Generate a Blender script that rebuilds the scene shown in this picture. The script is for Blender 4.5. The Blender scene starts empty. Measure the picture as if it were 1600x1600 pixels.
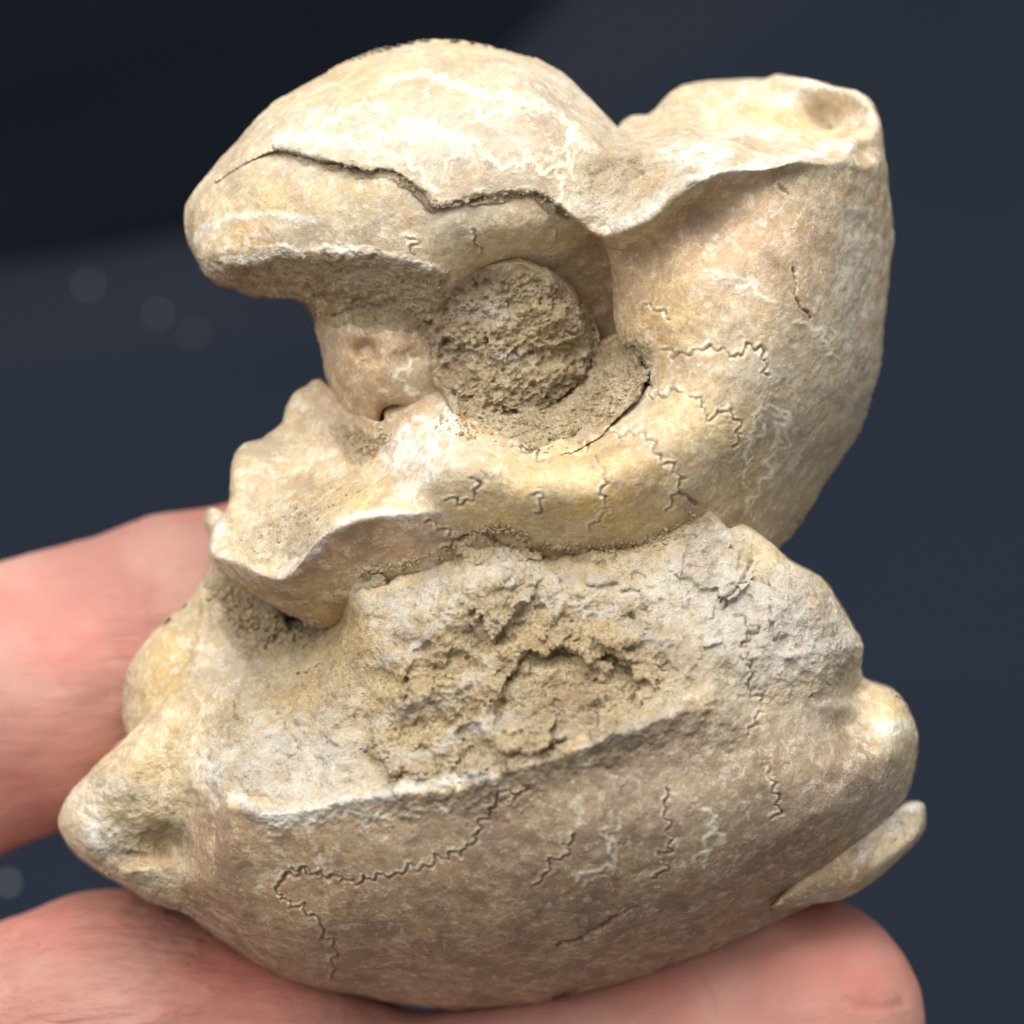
import bpy, math, random
import numpy as np
from mathutils import Vector, Matrix

random.seed(7)
RNG = np.random.RandomState(7)
C = bpy.context.scene.collection
S = 0.005            # one modelling unit (100 photo pixels at the fossil) in metres
D = 34.0             # camera distance in units

# ------------------------------------------------------------------ camera, world, lamps
cam = bpy.data.cameras.new('camera')
camo = bpy.data.objects.new('camera', cam); C.objects.link(camo)
camo.location = (0, -D*S, 0); camo.rotation_euler = (math.radians(90), 0, 0)
cam.sensor_width = 36; cam.lens = 36*D/16.0
cam.clip_start = 0.01; cam.clip_end = 20
cam.dof.use_dof = True; cam.dof.focus_distance = (D-2.2)*S; cam.dof.aperture_fstop = 20.0
cam.dof.aperture_blades = 0
sc = bpy.context.scene
sc.camera = camo
sc.view_settings.view_transform = 'Standard'; sc.view_settings.look = 'None'
sc.view_settings.exposure = 0.0; sc.view_settings.gamma = 1.0

w = bpy.data.worlds.new('World'); sc.world = w; w.use_nodes = True
w.node_tree.nodes['Background'].inputs[0].default_value = (1.0, 0.97, 0.94, 1)
w.node_tree.nodes['Background'].inputs[1].default_value = 0.44

def area(name, loc, target, size, power, col=(1, 1, 1), sizey=None):
    l = bpy.data.lights.new(name, 'AREA'); l.energy = power; l.color = col
    l.shape = 'RECTANGLE'; l.size = size; l.size_y = sizey or size
    o = bpy.data.objects.new(name, l); C.objects.link(o); o.location = loc
    o.rotation_euler = (Vector(target)-Vector(loc)).to_track_quat('-Z', 'Y').to_euler()
    return o
area('window_light', (0.05, -0.24, 0.38), (0, 0, 0), 0.30, 2.55, (1.0, 0.985, 0.95))
area('room_light', (-0.26, -0.44, 0.30), (0, 0, 0), 0.4, 3.0, (1.0, 0.95, 0.88))

# ------------------------------------------------------------------ noise
_T = RNG.rand(64, 64, 64).astype(np.float32)*2-1
def vnoise(p):
    i = np.floor(p).astype(np.int32); f = (p-i).astype(np.float32)
    f = f*f*f*(f*(f*6-15)+10)
    x0, y0, z0 = i[:, 0] & 63, i[:, 1] & 63, i[:, 2] & 63
    x1, y1, z1 = (x0+1) & 63, (y0+1) & 63, (z0+1) & 63
    fx, fy, fz = f[:, 0], f[:, 1], f[:, 2]
    a = _T[x0, y0, z0]*(1-fx)+_T[x1, y0, z0]*fx
    b = _T[x0, y1, z0]*(1-fx)+_T[x1, y1, z0]*fx
    c = _T[x0, y0, z1]*(1-fx)+_T[x1, y0, z1]*fx
    d = _T[x0, y1, z1]*(1-fx)+_T[x1, y1, z1]*fx
    a = a*(1-fy)+b*fy; c = c*(1-fy)+d*fy
    return a*(1-fz)+c*fz
_a = 0.7
_R = np.array([[math.cos(_a), -math.sin(_a)*0.8, math.sin(_a)*0.6], [math.sin(_a), math.cos(_a)*0.8, -math.cos(_a)*0.6], [0, 0.6, 0.8]], np.float32)
def fbm(p, f, octv=4, gain=0.5, ridge=False):
    q = p.astype(np.float32)*f; s = 0; a = 1.0; t = 0
    for k in range(octv):
        n = vnoise(q)
        if ridge: n = 1-2*np.abs(n)
        s = s+a*n; t += a; a *= gain; q = (q@_R)*2.03+17.3
    return s/t

# ------------------------------------------------------------------ 2-D helpers (units: x right, z up, from photo pixels)
def ux(px): return (np.asarray(px, float)-800)/100
def uz(py): return (800-np.asarray(py, float))/100

def seg_dist(X, Z, a, b):
    dx, dz = b[0]-a[0], b[1]-a[1]; L = dx*dx+dz*dz+1e-9
    t = np.clip(((X-a[0])*dx+(Z-a[1])*dz)/L, 0, 1)
    return np.hypot(X-a[0]-t*dx, Z-a[1]-t*dz), t

def smooth_closed(pts, n=4):
    P = np.array(pts, float); N = len(P); out = []
    for i in range(N):
        p0, p1, p2, p3 = P[i-1], P[i], P[(i+1) % N], P[(i+2) % N]
        for k in range(n):
            t = k/n
            c = 0.5*((2*p1)+(-p0+p2)*t+(2*p0-5*p1+4*p2-p3)*t*t+(-p0+3*p1-3*p2+p3)*t**3)
            lin = p1*(1-t)+p2*t
            c[2:] = lin[2:]
            out.append(c)
    return np.array(out)

def inside(X, Z, P):
    r = np.zeros(X.shape, bool); N = len(P)
    for i in range(N):
        x0, z0 = P[i][0], P[i][1]; x1, z1 = P[(i+1) % N][0], P[(i+1) % N][1]
        if z0 == z1: continue
        c = ((z0 > Z) != (z1 > Z)) & (X < (x1-x0)*(Z-z0)/(z1-z0)+x0)
        r ^= c
    return r

def outline_fields(X, Z, pts, n=4):
    """signed distance to a traced outline and how far its rounded edge falls back; pts rows: px, py, radius, drop"""
    P = smooth_closed([(ux(p[0]), uz(p[1]), p[2], p[3]) for p in pts], n)
    d = np.full(X.shape, 1e9); h = np.zeros(X.shape); N = len(P)
    for i in range(N):
        a, b = P[i], P[(i+1) % N]
        ds, t = seg_dist(X, Z, a, b)
        r = a[2]*(1-t)+b[2]*t; q = a[3]*(1-t)+b[3]*t
        u = np.clip(ds/r, 0, 1)
        h = np.maximum(h, q*(1-np.sqrt(np.maximum(0, 1-(1-u)**2))))
        d = np.minimum(d, ds)
    ins = inside(X, Z, P)
    return np.where(ins, -d, d), h

def facets(X, Z, cell, seed):
    """piecewise flat, tilted faces like a hackly break"""
    gx_ = X/cell; gz_ = Z/cell; best = np.full(X.shape, 1e9); val = np.zeros(X.shape)
    def h(i, j, k): return np.modf(np.abs(np.sin(i*127.1+j*311.7+k*74.7+seed)*43758.5453))[0]
    for di in (-1, 0, 1):
        for dj in (-1, 0, 1):
            i = np.floor(gx_)+di; j = np.floor(gz_)+dj; sx = i+h(i, j, 1); sz = j+h(i, j, 2)
            dx = gx_-sx; dz = gz_-sz; d = dx*dx+dz*dz; v = (h(i, j, 3)-0.5)*0.9+dx*(h(i, j, 4)-0.5)*2+dz*(h(i, j, 5)-0.5)*2
            m = d < best; best = np.where(m, d, best); val = np.where(m, v, val)
    return val

class TPS:
    def __init__(s, pts, lam=0.02):
        P = np.array(pts, float); s.c = np.stack([ux(P[:, 0]), uz(P[:, 1])], 1); v = P[:, 2]; n = len(P)
        r = np.linalg.norm(s.c[:, None]-s.c[None], axis=2)
        K = s.k(r)+lam*np.eye(n); Q = np.hstack([np.ones((n, 1)), s.c])
        A = np.zeros((n+3, n+3)); A[:n, :n] = K; A[:n, n:] = Q; A[n:, :n] = Q.T
        s.w = np.linalg.solve(A, np.concatenate([v, np.zeros(3)]))
    def k(s, r): return r*r*np.log(np.maximum(r, 1e-6))
    def __call__(s, X, Z):
        o = s.w[-3]+s.w[-2]*X+s.w[-1]*Z
        for i, (cx, cz) in enumerate(s.c): o = o+s.w[i]*s.k(np.hypot(X-cx, Z-cz))
        return o

def smin(a, b, k): 
    h = np.clip(0.5+0.5*(b-a)/k, 0, 1); return b*(1-h)+a*h-k*h*(1-h)
def smax(a, b, k): return -smin(-a, -b, k)

# ------------------------------------------------------------------ surface nets
def surface_nets(f, org, h):
    s = f < 0
    nx, ny, nz = f.shape
    cn = (nx-1, ny-1, nz-1)
    keys = []; pos = []; quads = []
    def cid(i, j, k): return (i.astype(np.int64)*cn[1]+j)*cn[2]+k
    for ax in range(3):
        sl0 = [slice(None)]*3; sl1 = [slice(None)]*3
        sl0[ax] = slice(0, -1); sl1[ax] = slice(1, None)
        a = s[tuple(sl0)]; b = s[tuple(sl1)]
        idx = np.argwhere(a != b)
        o1, o2 = [(1, 2), (2, 0), (0, 1)][ax]
        m = (idx[:, o1] > 0) & (idx[:, o2] > 0) & (idx[:, o1] < f.shape[o1]-1) & (idx[:, o2] < f.shape[o2]-1)
        idx = idx[m]
        i0 = tuple(idx.T); j = idx.copy(); j[:, ax] += 1; i1 = tuple(j.T)
        f0, f1 = f[i0], f[i1]; t = f0/(f0-f1)
        p = idx.astype(np.float32); p[:, ax] += t
        cs = []
        for d1, d2 in ((0, 0), (-1, 0), (-1, -1), (0, -1)):
            c = idx.copy(); c[:, o1] += d1; c[:, o2] += d2
            k = cid(c[:, 0], c[:, 1], c[:, 2]); cs.append(k); keys.append(k); pos.append(p)
        q = np.stack(cs, 1); inv = ~s[i0]
        q[inv] = q[inv][:, ::-1]
        quads.append(q)
    keys = np.concatenate(keys); pos = np.concatenate(pos); quads = np.concatenate(quads)
    u, inv = np.unique(keys, return_inverse=True)
    cnt = np.bincount(inv); V = np.stack([np.bincount(inv, pos[:, k])/cnt for k in range(3)], 1)
    Q = np.searchsorted(u, quads)
    return (V*h+np.array(org)).astype(np.float32), Q

def vnormals(V, Q):
    n = np.cross(V[Q[:, 2]]-V[Q[:, 0]], V[Q[:, 3]]-V[Q[:, 1]])
    N = np.zeros_like(V)
    for c in range(3):
        for k in range(4): N[:, c] += np.bincount(Q[:, k], n[:, c], len(V))
    return N/np.maximum(np.linalg.norm(N, axis=1), 1e-9)[:, None]

def laplace(V, Q, it=1, lam=0.5):
    for _ in range(it):
        A = np.zeros_like(V); cnt = np.zeros(len(V))
        for k in range(4):
            a, b = Q[:, k], Q[:, (k+1) % 4]
            for c in range(3): A[:, c] += np.bincount(a, V[b, c], len(V))+np.bincount(b, V[a, c], len(V))
            cnt += np.bincount(a, minlength=len(V))+np.bincount(b, minlength=len(V))
        V = V*(1-lam)+lam*A/cnt[:, None]
    return V.astype(np.float32)

def subdivide(V, Q):
    n = len(V); E = np.concatenate([Q[:, [k, (k+1) % 4]] for k in range(4)])
    key = np.minimum(E[:, 0], E[:, 1]).astype(np.int64)*n+np.maximum(E[:, 0], E[:, 1])
    u, inv = np.unique(key, return_inverse=True)
    M = (V[u//n]+V[u % n])/2; Fc = V[Q].mean(1)
    e = inv.reshape(4, -1).T+n; c = np.arange(len(Q))+n+len(u)
    NQ = np.concatenate([np.stack([Q[:, k], e[:, k], c, e[:, k-1]], 1) for k in range(4)])
    return np.concatenate([V, M, Fc]).astype(np.float32), NQ

# ------------------------------------------------------------------ mask maps, painted as shapes at 2 photo pixels
MS = 2; MW = 840
gx, gz = np.meshgrid((np.arange(MW)*MS-40-800)/100, (800-(np.arange(MW)*MS-40))/100)  # [row=py, col=px]
_wp = np.stack([gx.ravel(), gz.ravel(), np.zeros(gx.size)], 1)
WX = (fbm(_wp, 2.0, 4)*0.16).reshape(gx.shape); WZ = (fbm(_wp+31.7, 2.0, 4)*0.16).reshape(gx.shape)
FN = (fbm(_wp+9.1, 5.0, 5, 0.62)).reshape(gx.shape)
class Mask:
    def __init__(s): s.m = np.zeros(gx.shape, np.float32)
    def win(s, x0, x1, y0, y1):
        i0 = int(max(0, (y0+40)/MS)); i1 = int(min(MW, (y1+40)/MS+1)); j0 = int(max(0, (x0+40)/MS)); j1 = int(min(MW, (x1+40)/MS+1))
        return slice(i0, i1), slice(j0, j1)
    def poly(s, pts, v=1.0, soft=12, rag=0.0):
        a = np.array(pts, float); W = s.win(a[:, 0].min()-80, a[:, 0].max()+80, a[:, 1].min()-80, a[:, 1].max()+80)
        X, Z = gx[W]+WX[W]*1.2, gz[W]+WZ[W]*1.2
        P = [(ux(p[0]), uz(p[1])) for p in pts]; d = np.full(X.shape, 9.0)
        for i in range(len(P)): d = np.minimum(d, seg_dist(X, Z, P[i], P[(i+1) % len(P)])[0])
        d = np.where(inside(X, Z, P), -d, d)+FN[W]*rag
        k = np.clip(0.5-d/(soft/100), 0, 1)*v
        s.m[W] = np.maximum(s.m[W], k) if v > 0 else s.m[W]*(1+k)
        return s
    def line(s, pts, wd, v=1.0, rag=0.0, warp=1.0):
        a = np.array(pts, float); e = wd*2+50; W = s.win(a[:, 0].min()-e, a[:, 0].max()+e, a[:, 1].min()-e, a[:, 1].max()+e)
        X, Z = gx[W]+WX[W]*warp, gz[W]+WZ[W]*warp; d = np.full(X.shape, 9.0)
        P = [(ux(p[0]), uz(p[1])) for p in pts]
        for i in range(len(P)-1): d = np.minimum(d, seg_dist(X, Z, P[i], P[i+1])[0])
        d = d*100+FN[W]*rag
        k = np.clip(1-d/wd, 0, 1); k = k*k*(3-2*k)*v
        s.m[W] = np.maximum(s.m[W], k); return s
    def blob(s, x, y, rx, ry, v=1.0, rag=0.5):
        W = s.win(x-2.2*rx-30, x+2.2*rx+30, y-2.2*ry-30, y+2.2*ry+30)
        q = ((gx[W]+WX[W]-ux(x))*100/rx)**2+((gz[W]+WZ[W]-uz(y))*100/ry)**2
        k = np.clip(np.exp(-q)*(1+rag*FN[W]*2), 0, 1)*v
        s.m[W] = np.maximum(s.m[W], k); return s
    def sample(s, V):
        c = np.clip((V[:, 0]*100+800+40)/MS, 0, MW-1.01); r = np.clip((800-V[:, 2]*100+40)/MS, 0, MW-1.01)
        i = r.astype(int); j = c.astype(int); fr = r-i; fc = c-j
        return (s.m[i, j]*(1-fr)*(1-fc)+s.m[i+1, j]*fr*(1-fc)+s.m[i, j+1]*(1-fr)*fc+s.m[i+1, j+1]*fr*fc)

def suture(pts, amp=7, step=13, seed=0):
    """frilled line that follows a path in rounded lobes and small saddles, as an ammonite suture does"""
    r = np.random.RandomState(seed); P = np.array(pts, float); L = np.hypot(*(P[1:]-P[:-1]).T); cs = np.concatenate([[0], np.cumsum(L)])
    s_ = np.arange(0, cs[-1], 2.4); x = np.interp(s_, cs, P[:, 0]); y = np.interp(s_, cs, P[:, 1])
    tx = np.gradient(x); ty = np.gradient(y); n = np.hypot(tx, ty)+1e-9; tx /= n; ty /= n
    def rn(p):
        k = r.uniform(-1, 1, int(cs[-1]/p)+3); k[::2] = np.abs(k[::2]); k[1::2] = -np.abs(k[1::2]); u = s_/p; i = u.astype(int); f = u-i; f = f*f*(3-2*f); return k[i]*(1-f)+k[i+1]*f
    o = rn(step)*amp*1.3+rn(step*0.42)*amp*0.5; al = rn(step*0.8)*amp*0.7
    return list(zip(x-ty*o+tx*al, y+tx*o+ty*al))
# ------------------------------------------------------------------ masks read off the photograph
crack = Mask(); crackw = Mask()
SUT = [
 # lower dome: long stepped suture
 [(818,1240),(780,1236),(772,1262),(752,1290),(742,1318),(700,1340),(650,1358),(600,1372),(560,1380),(520,1374),(480,1362),(452,1360)],
 [(520,1374),(470,1362),(440,1375),(430,1392),(444,1408),(475,1420),(500,1440),(505,1462),(525,1480),(520,1500),(522,1528)],
 [(898,1308),(880,1318),(890,1335),(862,1345),(858,1362),(838,1382)],
 [(1045,1230),(1040,1262),(1048,1300),(1052,1330),(1030,1342),(1048,1358),(1020,1378)],
 [(1200,1190),(1212,1235),(1222,1260),(1210,1280)],
 # grey bulge
 [(1175,985),(1160,1010),(1182,1050),(1165,1075),(1192,1090),(1188,1125),(1165,1150)],
 [(1155,955),(1180,985),(1165,1005)],
 # right limb
 [(1040,540),(1050,560),(1080,548),(1130,545),(1150,560),(1175,540),(1195,550),(1200,590)],
 [(1005,595),(1018,620),(1060,612),(1095,625),(1110,655),(1140,640),(1152,660),(1150,700)],
 [(955,665),(965,682),(990,672),(1020,690),(1035,720),(1060,735),(1065,765),(1040,800)],
 [(905,685),(930,720),(945,745),(940,780),(955,800),(920,830)],
 [(1000,480),(1030,488),(1050,500)],
 # bottom tube
 [(700,775),(720,790),(745,770),(740,745)],[(835,770),(850,780),(835,800)],[(665,815),(690,828),(705,845),(690,860)],
 [(640,400),(650,380),(640,370)],[(745,360),(742,385),(750,400)],[(865,350),(875,370)],
 [(800,690),(830,700),(860,720)],[(1140,940),(1110,960),(1100,975)],
 [(985,905),(1010,895)],[(700,1160),(720,1180),(700,1200)],
]
for k, p in enumerate(SUT):
    crack.line(suture(p, 6, 12, k), 3.6, 1.0 if k < 7 else 0.85, 2.0, warp=0.15); crackw.line([(x_-4, y_-4) for x_, y_ in suture(p, 6, 12, k)], 4, 0.8, 3.0, warp=0.15)
# sharper breaks
for p, wd in [([(790,1190),(800,1215),(825,1235),(808,1248)],5),([(1062,775),(1090,790)],5),([(1240,420),(1248,470),(1262,500)],4),
              ([(1218,285),(1232,298)],6),([(1140,910),(1180,905),(1210,925)],6),([(1175,870),(1160,900),(1130,940)],5),
              ([(690,850),(740,835),(800,850)],5),([(820,690),(890,680),(905,672)],5),([(905,1110),(960,1090),(1000,1075)],5),
              ([(870,1480),(900,1462),(950,1440),(1000,1420)],5),([(350,1478),(365,1485),(372,1480)],5),([(870,1555),(900,1548)],5)]:
    crack.line(p, wd, 1.0, 6)
# fine chalky network on the top of the dome
NET = [[(590,140),(600,125),(650,115),(690,120),(740,140),(780,150),(830,165),(880,180),(920,230)],[(560,200),(600,210),(640,190),(700,200),(730,230),(690,260)],
 [(730,160),(760,180),(780,170),(850,170)],[(800,260),(830,250),(850,270),(880,250),(900,200)],[(740,215),(770,250),(800,262),(830,240)],
 [(430,225),(520,215),(560,225),(600,240),(640,250),(680,300)],[(470,215),(520,190),(560,160),(600,165)],[(860,340),(880,300),(870,260)],
 [(410,1290),(600,1270),(760,1260)],[(960,1275),(940,1300),(955,1350),(900,1370)],[(640,560),(620,590),(640,620)],[(1100,1260),(1120,1300),(1090,1350)],
 [(1150,760),(1190,640),(1230,645),(1200,740),(1160,800)],[(1240,500),(1290,520),(1300,560)],[(1100,420),(1180,440),(1200,470)]]
for k, p in enumerate(NET): crackw.line(suture(p, 6, 16, 50+k), 5.5, 1.0, 4, 0.6); crackw.line([(x_+9, y_+6) for x_, y_ in suture(p[::-1], 9, 22, 90+k)], 3.5, 0.7, 5, 0.8)

rough = Mask()
rough.poly([(700,560),(760,840),(900,870),(1000,880),(1080,960),(1075,1100),(900,1165),(760,1215),(600,1235),(570,1120),(600,1000),(700,930)], 0.0001, 10)
rough.poly([(600,1010),(700,930),(790,880),(900,930),(1010,940),(1075,1010),(1070,1105),(900,1165),(760,1218),(600,1240),(560,1180),(580,1080)], 0.85, 110, 0.9)
rough.poly([(320,1140),(380,1050),(540,930),(760,850),(950,875),(1100,810),(1300,950),(1340,1060),(1200,1080),(1070,1100),(900,1165),(760,1215),(600,1235),(430,1270),(320,1220)], 0.42, 50, 0.4)
rough.poly([(300,400),(480,392),(620,402),(700,430),(690,500),(650,520),(500,500),(330,440)], 0.75, 16, 0.1)
rough.poly([(690,470),(750,430),(840,425),(900,470),(925,545),(960,535),(1010,530),(1010,600),(900,690),(800,680),(690,620),(660,520)], 1.0, 20, 0.1)
rough.poly([(330,900),(520,960),(525,1005),(440,1030),(350,1000)], 0.8, 30, 0.2)
rough.poly([(560,870),(760,825),(960,850),(960,880),(800,870),(700,880),(560,920)], 0.9, 20, 0.2)
rough.poly([(140,1210),(280,1160),(290,1420),(150,1330)], 0.34, 60, 0.5)
rough.poly([(340,1130),(560,1000),(580,1240),(430,1270),(330,1240)], 0.35, 60, 0.3)
rough.poly([(820,860),(1100,800),(1300,940),(1340,1050),(1080,1060),(960,930)], 0.35, 60, 0.3)
rough.poly([(890,240),(1080,230),(1120,290),(960,365),(900,340)], 0.3, 40, 0.3)
rough.poly([(520,660),(610,690),(560,720),(525,700)], 0.9, 16, 0.1)
rough.poly([(460,760),(560,720),(600,780),(470,860),(380,900),(340,850)], 0.3, 40, 0.3)
rough.line([(440,235),(520,258),(600,268),(640,290),(680,325),(740,310),(830,300),(880,335)], 14, 0.8, 5)
rough.blob(750,750,70,30,0.25); rough.blob(1150,720,30,70,0.25); rough.blob(1110,1140,60,60,0.3)

chalk = Mask()
chalk.line([(440,905),(470,870),(500,840),(550,815),(600,802),(690,803)], 13, 1.0, 5)
chalk.line([(690,640),(712,665),(700,720),(650,760),(610,790)], 20, 0.7, 10)
chalk.poly([(610,690),(700,640),(700,720),(640,745),(600,730)], 0.8, 20, 0.3)
chalk.line([(950,360),(1010,330),(1080,280),(1150,262),(1250,245),(1330,225)], 16, 0.9, 9)
chalk.blob(1090,245,50,30,1.0); chalk.blob(1270,150,80,18,0.7); chalk.blob(1210,210,90,14,0.8)
chalk.line([(310,415),(400,405),(480,390),(560,398),(620,405),(690,425)], 12, 0.8, 8)
chalk.line([(310,370),(350,345),(420,335),(480,345)], 13, 0.8, 8)
chalk.line([(330,860),(345,820),(335,800)], 14, 0.6, 8); chalk.line([(335,870),(370,890),(410,900)], 16, 0.6, 8)
chalk.line([(320,1190),(350,1240),(420,1272),(500,1262),(600,1242),(690,1225),(770,1215)], 20, 0.95, 12)
chalk.blob(345,1215,40,40,1.0); chalk.blob(150,1300,32,26,0.9); chalk.blob(200,1240,70,22,0.5); chalk.blob(120,1260,30,40,0.6)
chalk.line([(760,880),(790,900),(850,930),(950,960),(1040,1000)], 24, 0.8, 16)
chalk.line([(600,1040),(640,1010),(700,960),(750,890)], 18, 0.7, 12)
chalk.line([(570,1130),(640,1110),(720,1080),(760,1030)], 18, 0.6, 12)
chalk.line([(900,1170),(990,1140),(1060,1110)], 14, 0.6, 10)
chalk.line([(600,1190),(660,1180),(700,1150),(800,1120)], 22, 0.7, 14)
chalk.blob(1390,1140,40,20,0.8); chalk.blob(1400,1290,45,45,0.6)
chalk.blob(800,880,50,30,0.8); chalk.blob(1110,840,70,14,0.8); chalk.blob(1130,1000,90,70,0.45)
chalk.poly([(560,920),(760,870),(960,900),(1110,830),(1240,920),(1330,1010),(1200,1060),(1060,980),(900,930),(760,900),(600,1000)], 0.8, 60, 0.6)
chalk.poly([(340,1180),(420,1120),(560,1140),(590,1240),(430,1270)], 0.75, 60, 0.6)
chalk.line([(1345,1335),(1410,1262),(1440,1255)], 18, 0.9, 10); chalk.blob(850,140,120,40,.3); chalk.blob(640,210,130,40,.4); chalk.blob(1330,420,30,120,.35)
chalk.blob(760,480,40,30,.6); chalk.blob(800,560,30,20,.5); chalk.blob(480,1000,60,20,.2); chalk.blob(1150,440,40,16,.6); chalk.blob(1120,370,30,14,.4)
chalk.blob(480,220,60,30,0.5); chalk.blob(500,180,50,20,0.5); chalk.blob(560,430,30,10,0.5); chalk.blob(1190,580,40,40,0.35)
chalk.blob(950,330,60,20,0.6); chalk.blob(1310,185,50,25,0.8)

yellow = Mask()
yellow.poly([(540,920),(760,850),(1000,870),(1100,800),(1200,880),(1000,960),(760,930),(600,1010),(420,1130)], 0.7, 60, 0.5)
yellow.blob(900,730,120,40,0.6); yellow.blob(950,800,110,50,0.9); yellow.blob(1080,660,60,60,0.5); yellow.blob(1150,720,50,90,0.5)
yellow.poly([(740,810),(800,810),(860,850),(1000,850),(960,880),(760,860)], 0.9, 30, 0.3)
yellow.blob(660,1100,120,130,0.55); yellow.blob(900,1020,150,80,0.6); yellow.blob(450,1180,110,70,0.5); yellow.blob(230,1230,60,60,0.6)
yellow.blob(1090,870,60,50,0.6); yellow.blob(960,900,110,30,0.5); yellow.blob(440,310,80,30,0.35); yellow.blob(640,120,200,60,0.25)
yellow.blob(1240,200,70,24,1.0,0.2); yellow.blob(1290,200,60,24,1.0); yellow.blob(1050,470,80,60,.5); yellow.blob(900,780,200,50,.6); yellow.blob(1060,850,160,50,.5); yellow.blob(800,500,90,70,.5); yellow.blob(1390,1120,40,30,0.6); yellow.blob(250,1050,50,80,0.5); yellow.blob(560,780,60,30,0.6)
yellow.blob(700,1040,90,40,0.5); yellow.blob(1200,1050,60,60,0.2); yellow.blob(1380,1310,60,30,0.8)

brown = Mask()  # brown stone, plus painted shade below the broken lip and in recesses
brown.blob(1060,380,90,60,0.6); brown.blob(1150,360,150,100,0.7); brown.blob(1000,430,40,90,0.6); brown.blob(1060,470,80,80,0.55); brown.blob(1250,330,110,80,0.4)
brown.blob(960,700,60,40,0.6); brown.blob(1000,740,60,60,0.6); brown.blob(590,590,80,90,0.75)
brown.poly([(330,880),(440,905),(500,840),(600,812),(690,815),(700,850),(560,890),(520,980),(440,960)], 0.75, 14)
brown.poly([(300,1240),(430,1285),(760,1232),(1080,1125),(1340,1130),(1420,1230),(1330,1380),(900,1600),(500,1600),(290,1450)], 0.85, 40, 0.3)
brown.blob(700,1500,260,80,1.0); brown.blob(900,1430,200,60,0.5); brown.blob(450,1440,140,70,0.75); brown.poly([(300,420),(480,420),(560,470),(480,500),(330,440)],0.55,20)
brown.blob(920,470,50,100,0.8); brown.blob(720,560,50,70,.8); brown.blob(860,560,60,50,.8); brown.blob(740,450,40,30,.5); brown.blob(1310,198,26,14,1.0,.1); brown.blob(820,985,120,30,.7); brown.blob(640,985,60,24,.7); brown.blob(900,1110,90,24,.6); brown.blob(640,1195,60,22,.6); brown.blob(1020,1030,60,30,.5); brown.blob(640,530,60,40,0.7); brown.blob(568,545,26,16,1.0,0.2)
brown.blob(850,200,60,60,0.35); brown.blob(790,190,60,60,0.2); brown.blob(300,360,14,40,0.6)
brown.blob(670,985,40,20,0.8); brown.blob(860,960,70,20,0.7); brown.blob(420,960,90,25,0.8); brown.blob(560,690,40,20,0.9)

pink = Mask()  # pinkish stone, plus painted hand bounce on undersides and shade below the lip
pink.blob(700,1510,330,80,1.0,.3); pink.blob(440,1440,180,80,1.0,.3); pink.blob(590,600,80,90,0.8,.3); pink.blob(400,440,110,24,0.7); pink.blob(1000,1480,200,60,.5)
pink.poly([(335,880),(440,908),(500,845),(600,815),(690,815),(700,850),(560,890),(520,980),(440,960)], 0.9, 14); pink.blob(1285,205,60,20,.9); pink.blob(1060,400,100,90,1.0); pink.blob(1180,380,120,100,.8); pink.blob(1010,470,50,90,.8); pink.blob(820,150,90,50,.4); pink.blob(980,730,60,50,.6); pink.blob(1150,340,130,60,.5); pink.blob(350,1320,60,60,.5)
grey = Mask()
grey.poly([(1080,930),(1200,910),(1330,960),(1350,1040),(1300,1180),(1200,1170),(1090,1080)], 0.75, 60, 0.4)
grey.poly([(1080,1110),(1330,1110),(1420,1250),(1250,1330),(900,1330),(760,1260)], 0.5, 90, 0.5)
grey.blob(1180,1130,80,70,0.6); grey.line([(1130,775),(1165,735),(1190,690),(1225,645)],22,.9,10); grey.blob(1340,500,50,200,0.9); grey.blob(1300,720,60,100,0.6); grey.blob(740,200,220,120,0.95); grey.blob(480,260,120,80,0.4); grey.blob(1250,600,90,100,0.5); grey.blob(1000,620,70,40,0.5)  # grey on the upper dome also tones down the strong light from above
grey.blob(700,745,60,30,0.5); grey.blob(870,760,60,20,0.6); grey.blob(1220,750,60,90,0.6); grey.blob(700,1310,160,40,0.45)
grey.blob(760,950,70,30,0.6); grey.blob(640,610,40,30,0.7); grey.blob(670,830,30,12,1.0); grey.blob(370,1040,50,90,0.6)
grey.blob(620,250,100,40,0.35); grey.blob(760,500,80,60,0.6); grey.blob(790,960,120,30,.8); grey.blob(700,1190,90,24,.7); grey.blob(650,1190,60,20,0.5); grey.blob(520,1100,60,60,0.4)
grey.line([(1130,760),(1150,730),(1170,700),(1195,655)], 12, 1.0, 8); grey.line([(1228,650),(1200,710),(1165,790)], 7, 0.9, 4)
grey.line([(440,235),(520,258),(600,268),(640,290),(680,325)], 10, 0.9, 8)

# ------------------------------------------------------------------ building one piece of the fossil
MATS = {}
def to_world(V):
    k = (D+V[:, 1])/D
    return np.stack([V[:, 0]*k, V[:, 1], V[:, 2]*k], 1)

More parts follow.
